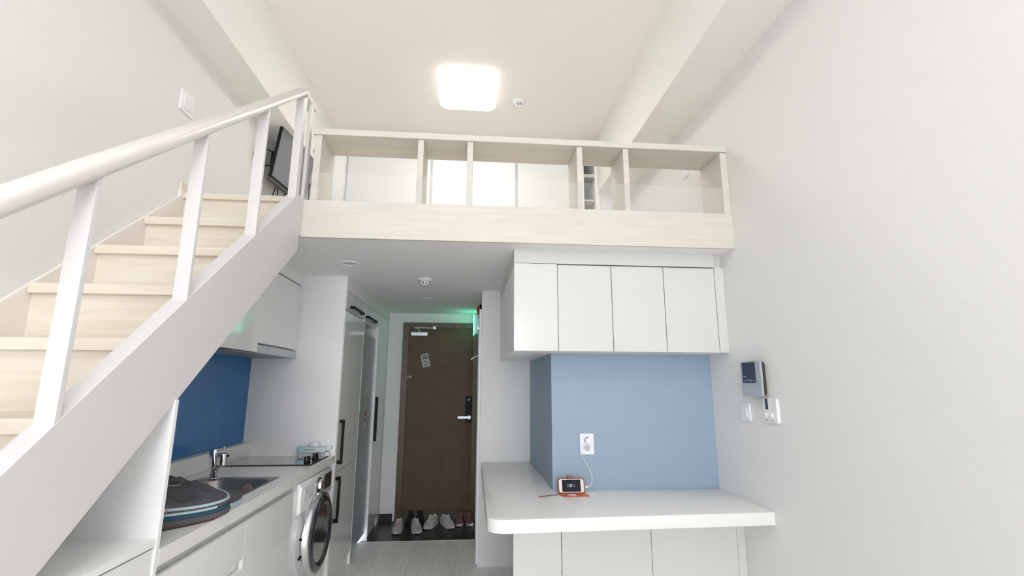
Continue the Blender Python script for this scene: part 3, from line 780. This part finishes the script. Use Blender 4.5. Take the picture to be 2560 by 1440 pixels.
switch('square white light switch high on the left wall beside the stairs', -1, 2.462, 2.575, 2.845, 2.965)
switch('plain white light switch below and left of the intercom', 1, 2.612, 2.700, 1.221, 1.316)
switch('small white light switch up on the right wall inside the loft', 1, 3.135, 3.200, 2.895, 2.960)

# ================================================================ LOFT
t = thing('loft_railing_shelf', 'whitewashed wood open shelf railing along the loft edge', 'railing', (.3, YF, ZL))
yb_ = 2.886
bm = B(); box(bm, -.925, XR-.001, YF-.008, yb_, 2.813, 2.851, bev=.003); obj('top_board', bm, WOODW, t, smooth=True)
bobj('end_panel', (-.915, -.877, YF, yb_, ZL+.006, 2.812), WOODW, t, bev=.002)
bobj('end_panel', (XR-.045, XR-.001, YF, yb_, ZL+.006, 2.812), WOODW, t, bev=.002)
for xc in (-.317, -.031, .620, .903):
    bobj('divider', (xc-.017, xc+.017, YF+.004, yb_-.004, ZL+.006, 2.812), WOODW, t, bev=.002)
bm = B(); box(bm, -.88, XR-.05, YF-.004, YF-.001, ZL+.007, 2.580); obj('acrylic_guard', bm, CLEARP, t, label='clear acrylic guard sheet')

# wardrobe across the back of the loft
t = thing('loft_wardrobe', 'built-in wardrobe with white sliding doors at the back of the loft', 'wardrobe', (-.1, 4.7, ZL))
bobj('side_filler', (XL+.015, -1.235, YLB+.005, YLB+.03, ZL, ZT-.001), MATTW, t)
bobj('door', (-1.225, -.430, YLB, YLB+.025, ZL+.01, ZT-.02), DOORSAT, t)
bobj('door', (-.412, .398, YLB, YLB+.025, ZL+.01, ZT-.02), DOORSAT, t)
bobj('door', (.416, 1.06, YLB, YLB+.025, ZL+.01, ZT-.02), DOORSAT, t)
bobj('door_stile', (-1.235, -1.222, YLB-.006, YLB+.02, ZL, ZT-.002), ALU, t)
bobj('door_stile', (-.432, -.410, YLB-.006, YLB+.02, ZL, ZT-.002), ALU, t)
bobj('door_stile', (.396, .418, YLB-.006, YLB+.02, ZL, ZT-.002), ALU, t)
bobj('upright', (1.06, 1.086, YLB-.004, 4.98, ZL, ZT-.001), MATTW, t)
bobj('upright', (1.198, 1.243, YLB-.004, 4.98, ZL, ZT-.001), MATTW, t)
bobj('niche_back', (1.086, 1.198, 4.95, 4.98, ZL, ZT-.001), DARKIN, t, label='back of the open niche, coloured grey as shade')  # dark board colour stands in for the shade inside the niche
for z0, z1 in ((3.452, 3.482), (3.196, 3.212), (2.90, 2.92), (2.65, 2.67)):
    bobj('niche_shelf', (1.087, 1.197, YLB+.002, 4.949, z0, z1), SHELFW, t)

# television on the left wall, turned a little out of the wall
t = thing('television', 'small dark television on a wall bracket at the top of the stairs', 'television', (-1.45, 3.6, 3.05))
def tv_pt(u, v, dpt):      # u along length 0..1, v height 0..1, depth outwards from the screen plane
    A = Vector((-1.470, 3.395, 2.875)); Bp = Vector((-1.412, 3.95, 2.875)); Cc = Vector((-1.413, 3.395, 3.355))
    n_ = (Bp-A).cross(Cc-A).normalized()
    return A+(Bp-A)*u+(Cc-A)*v-n_*dpt
def tv_box(name, u0, u1, v0, v1, d0, d1, m, parent, bev=0):
    bm = B()
    vs = [bm.verts.new(tv_pt(u, v, d)) for d in (d0, d1) for (u, v) in ((u0, v0), (u1, v0), (u1, v1), (u0, v1))]
    for f in ((0, 1, 2, 3), (7, 6, 5, 4), (0, 4, 5, 1), (1, 5, 6, 2), (2, 6, 7, 3), (3, 7, 4, 0)): bm.faces.new([vs[i] for i in f])
    if bev: bmesh.ops.bevel(bm, geom=bm.edges[:], offset=bev, segments=2, affect='EDGES')
    return obj(name, bm, m, parent)
sgn = 1 if tv_pt(0, 0, 1).x < tv_pt(0, 0, 0).x else -1
tv_box('casing', 0, 1, 0, 1, sgn*.022, sgn*.002, BLACK, t, .003)
tv_box('screen', .02, .985, .035, .975, sgn*.002, -sgn*.001, TVSCR, t)
tv_box('lower_bezel', 0, 1, -.045, .0, sgn*.03, sgn*.0, DKG, t, .003)
bm = B(); box(bm, XL+.001, XL+.03, 3.60, 3.76, 2.98, 3.18, bev=.003); tube(bm, [(XL+.02, 3.68, 3.08), tv_pt(.5, .5, sgn*.03)], .018, 12); obj('wall_bracket', bm, BLACK, t, smooth=True)
bm = B(); tube(bm, smooth_path([tv_pt(.04, .42, sgn*.03), (XL+.03, 3.34, 3.07), (XL+.012, 3.30, 3.00), (XL+.03, 3.35, 2.95), tv_pt(.04, .2, sgn*.03)], 7), .004, 8)
tube(bm, smooth_path([tv_pt(.3, -.03, sgn*.03), (XL+.08, 3.60, 2.78), (XL+.05, 3.66, 2.70), (XL+.06, 3.72, 2.76), tv_pt(.5, -.03, sgn*.03)], 7), .004, 8)
tube(bm, smooth_path([tv_pt(.25, -.03, sgn*.03), (XL+.05, 3.56, 2.74), (XL+.03, 3.62, 2.66), (XL+.04, 3.70, 2.60)], 7), .0035, 8)
obj('cable', bm, BLACK, t, smooth=True)
bm = B(); box(bm, XL+.001, XL+.035, 3.50, 3.56, 2.70, 2.78, bev=.003); obj('cable_box', bm, DARKIN, t, smooth=True)

# ================================================================ BACKPACK
bag = thing('backpack', 'grey backpack with teal band and pale blue piping lying on the worktop', 'backpack', (-1.2, 2.05, CZ))
base = [(-1.42, 1.74), (-1.22, 1.765), (-1.09, 1.83), (-1.00, 1.91), (-.945, 1.985), (-.925, 2.05), (-.935, 2.12), (-.99, 2.20), (-1.06, 2.235), (-1.16, 2.24), (-1.29, 2.23), (-1.42, 2.18), (-1.52, 2.08), (-1.54, 1.92)]
def closed_smooth(pts, k=4):
    n = len(pts); out = []
    P_ = [Vector((*p, 0)) for p in pts]
    for i in range(n):
        p0, p1, p2, p3 = P_[i-1], P_[i], P_[(i+1) % n], P_[(i+2) % n]
        for j in range(k):
            t_ = j/k
            out.append(.5*((2*p1)+(-p0+p2)*t_+(2*p0-5*p1+4*p2-p3)*t_*t_+(-p0+3*p1-3*p2+p3)*t_**3))
    return out
ctr = Vector((-1.2, 2.02, 0))
OUT = closed_smooth(base, 8)
from mathutils import noise as _nz
def droop(q):
    k = min(1, max(0, (q.x+1.22)/.28)); k = k*k*(3-2*k)
    return 1-.30*k
def bag_layer(name, levels, m, parent, top=False, folds=0.0, smooth=60):
    bm = B(); rings = []
    if folds:
        fine = []
        for (a, b) in zip(levels, levels[1:]):
            for k in range(3): fine.append((a[0]+(b[0]-a[0])*k/3, a[1]+(b[1]-a[1])*k/3))
        levels = fine+[levels[-1]]
    for (s, z) in levels:
        rr = []
        for p in OUT:
            q = ctr+(p-ctr)*s
            zz = z
            if folds:
                e = min(1, (1-s)*3)
                n1 = abs(_nz.noise(Vector((q.x*7+3, q.y*13, 1.3))))
                n2 = abs(_nz.noise(Vector((q.x*15+q.y*9, q.y*20-q.x*6, 4.1))))
                zz += folds*e*(.8-3.2*n1)+folds*e*.55*(.5-2.2*n2)
            rr.append(bm.verts.new((q.x, q.y, CZ+(zz-CZ)*droop(q))))
        rings.append(rr)
    n = len(OUT)
    for a, b in zip(rings, rings[1:]):
        for k in range(n): bm.faces.new([a[k], a[(k+1) % n], b[(k+1) % n], b[k]])
    bm.faces.new(rings[0][::-1]); bm.faces.new(rings[-1])
    return obj(name, bm, m, parent, smooth=smooth)
bag_layer('back_panel', [(.93, CZ+.001), (.985, CZ+.008), (1.0, CZ+.022), (.985, CZ+.036)], FABB, bag)
bag_layer('teal_band', [(.975, CZ+.036), (.985, CZ+.044), (.975, CZ+.056)], FABN, bag)
bag_layer('main_pocket', [(.965, CZ+.056), (.975, CZ+.066), (.955, CZ+.078)], FABB, bag)
bag_layer('front_pocket', [(.935, CZ+.078), (.94, CZ+.088), (.88, CZ+.098), (.76, CZ+.108), (.60, CZ+.114), (.42, CZ+.116), (.22, CZ+.116), (.05, CZ+.115)], FABG, bag, folds=.024)
def edge_path(i0, i1, s, z):
    out = []
    for i in range(i0, i1):
        q = ctr+(OUT[i % len(OUT)]-ctr)*s
        out.append(Vector((q.x, q.y, CZ+(z-CZ)*droop(q))))
    return out
bm = B(); tube(bm, edge_path(7, 64, .957, CZ+.083), .0055, 8); obj('piping', bm, PIPE, bag, smooth=True, label='pale blue piping')
bm = B(); tube(bm, edge_path(8, 36, .985, CZ+.064), .0045, 8); obj('piping', bm, PIPE, bag, smooth=True, label='pale blue piping')
bm = B(); prism(bm, [(-1.145, 1.79), (-1.10, 1.81), (-1.10, 1.835), (-1.145, 1.815)], 'z', CZ+.082, CZ+.094, bev=.002); obj('zip_flap', bm, mat('lilac_grey_tape', (.28, .30, .37), .6), bag)
bm = B(); tube(bm, smooth_path([(-1.06, 1.838, CZ+.088), (-1.055, 1.822, CZ+.05), (-1.045, 1.83, CZ+.03), (-1.03, 1.85, CZ+.05), (-1.03, 1.865, CZ+.08)], 6), .0016, 6); obj('zip_pull', bm, GREY, bag, smooth=True)
bm = B(); tube(bm, smooth_path([(-1.13, 2.0, CZ+.122), (-1.10, 1.98, CZ+.127), (-1.08, 2.0, CZ+.125), (-1.09, 2.03, CZ+.12)], 6), .002, 6); obj('zip_pull', bm, GREY, bag, smooth=True)
bm = B(); prism(bm, rrect(-1.075, -.965, 2.17, 2.31, .03), 'z', CZ+.018, CZ+.045, bev=.008, seg=3); obj('shoulder_strap', bm, FABB, bag, smooth=60)
bm = B(); prism(bm, rrect(-1.055, -.955, 2.17, 2.28, .03), 'z', CZ+.0015, CZ+.016, bev=.005, seg=3); obj('strap_end', bm, PIPE, bag, smooth=60, label='pale blue strap end')

# ================================================================ SHOES
def shoe_parts(root, upper, sole, lace, L=.27, W=.103, H=.09, laces=True):
    # local frame: toe towards -Y, on z=0
    NS = 15
    def half_w(t_): # t 0 toe .. 1 heel
        return W/2*(.30+.70*min(1, math.sin(min(t_/.32, 1)*PI/2))) * (1-.24*max(0, (t_-.35))/.65 - .0) * (1 if t_ < .93 else .86)
    def topz(t_):
        return .036+(H-.036)*min(1, (t_/.55))**1.2 if t_ < .6 else H-.004*math.sin((t_-.6)*9)
    # sole
    bm = B(); rings = []
    for i in range(NS):
        t_ = i/(NS-1); y = -L/2+L*t_; hw = half_w(t_)*1.05; lift = .012*max(0, .18-t_)/.18
        rings.append([bm.verts.new((x_, y, z_)) for x_, z_ in ((-hw*.92, lift), (-hw, .012+lift), (-hw*.97, .026+lift*.4), (hw*.97, .026+lift*.4), (hw, .012+lift), (hw*.92, lift))])
    for a, b in zip(rings, rings[1:]):
        for k in range(6): bm.faces.new([a[k], a[(k+1) % 6], b[(k+1) % 6], b[k]])
    bm.faces.new(rings[0][::-1]); bm.faces.new(rings[-1])
    obj('sole', bm, sole, root, smooth=50)
    # upper
    bm = B(); rings = []; K = 12
    for i in range(NS):
        t_ = i/(NS-1); y = -L/2*.985+L*.985*t_; hw = half_w(t_); tz = topz(t_)
        rr = []
        for k in range(K+1):
            a = PI*k/K
            x_ = -hw*math.cos(a)*(1-.12*math.sin(a)) ; z_ = .024+(tz-.024)*math.sin(a)**.62
            if t_ > .56:      # opening: sink the middle to make the collar
                c_ = abs(math.cos(a))
                if c_ < .58: z_ = tz-.045*(1-(c_/.58)**2)*min(1, (t_-.56)/.12)*min(1, (1.0-t_)/.06)
            rr.append(bm.verts.new((x_, y, z_)))
        rings.append(rr)
    for a, b in zip(rings, rings[1:]):
        for k in range(K): bm.faces.new([a[k], a[k+1], b[k+1], b[k]])
    bm.faces.new(rings[0][::-1]); bm.faces.new(rings[-1])
    obj('upper', bm, upper, root, smooth=60)
    # tongue + heel tab
    bm = B(); tongue = [(-.022, -.012, H-.012), (.022, -.012, H-.012), (.026, .028, H+.018), (-.026, .028, H+.018)]
    a = [bm.verts.new(p) for p in tongue]; b = [bm.verts.new((p[0], p[1]+.007, p[2]-.004)) for p in tongue]
    bm.faces.new(a); bm.faces.new(b[::-1])
    for k in range(4): bm.faces.new([a[k], b[k], b[(k+1) % 4], a[(k+1) % 4]])
    obj('tongue', bm, upper, root)
    if laces:
        bm = B()
        for k in range(5):
            y = -.062+.015*k; z = topz((y+L/2)/L)+.004; wv = .018+.002*k
            tube(bm, [(-wv, y, z-.006), (-wv*.5, y+.003*(-1)**k, z), (wv*.5, y-.003*(-1)**k, z), (wv, y, z-.006)], .0028, 6)
        obj('laces', bm, lace, root, smooth=True)
def shoe(name, label, loc, rz, *a, group='shoes on the dark entrance tiles', **k):
    t = thing(name, label, 'shoe', (0, 0, 0), group)
    shoe_parts(t, *a, **k)
    t.location = loc; t.rotation_euler = (0, 0, rz)
    return t
Z0 = -.03
R_ = math.radians
shoe('sneaker', 'pale grey sneaker with pink laces, leftmost of the shoes at the door', (-.695, 5.245, Z0), R_(-2), SHOEL, SHOES, LACEP)
shoe('sneaker', 'pale grey sneaker second from the left, toe turned right towards the room', (-.515, 5.245, Z0), R_(14), SHOEL, SHOES, LACE)
shoe('sneaker', 'off-white sneaker, left one of the splayed pair before the door', (-.385, 5.385, Z0), R_(-17), SHOEW, SHOES, LACE)
shoe('sneaker', 'off-white sneaker with dark eyelets, right one of the splayed pair', (-.21, 5.385, Z0), R_(24), SHOEW, SHOES, LACE)
shoe('slip_on_shoe', 'dusty pink shoe with white toe, left of the pink pair', (-.085, 5.45, Z0), R_(-6), SHOEP, SHOES, LACE, laces=False, L=.235, W=.08)
shoe('slip_on_shoe', 'dusty pink shoe with white toe, nearest the right corridor wall', (.010, 5.455, Z0), R_(4), SHOEP, SHOES, LACE, laces=False, L=.235, W=.08)
shoe('black_shoe', 'black shoe mostly hidden between the two grey sneakers', (-.605, 5.492, Z0), R_(4), SHOEK, SHOEK, SHOEK, laces=False, L=.21, H=.10, W=.085)
shoe('black_shoe', 'black shoe standing behind the second grey sneaker', (-.51, 5.498, Z0), R_(-3), SHOEK, SHOEK, SHOEK, laces=False, L=.21, H=.10, W=.085)
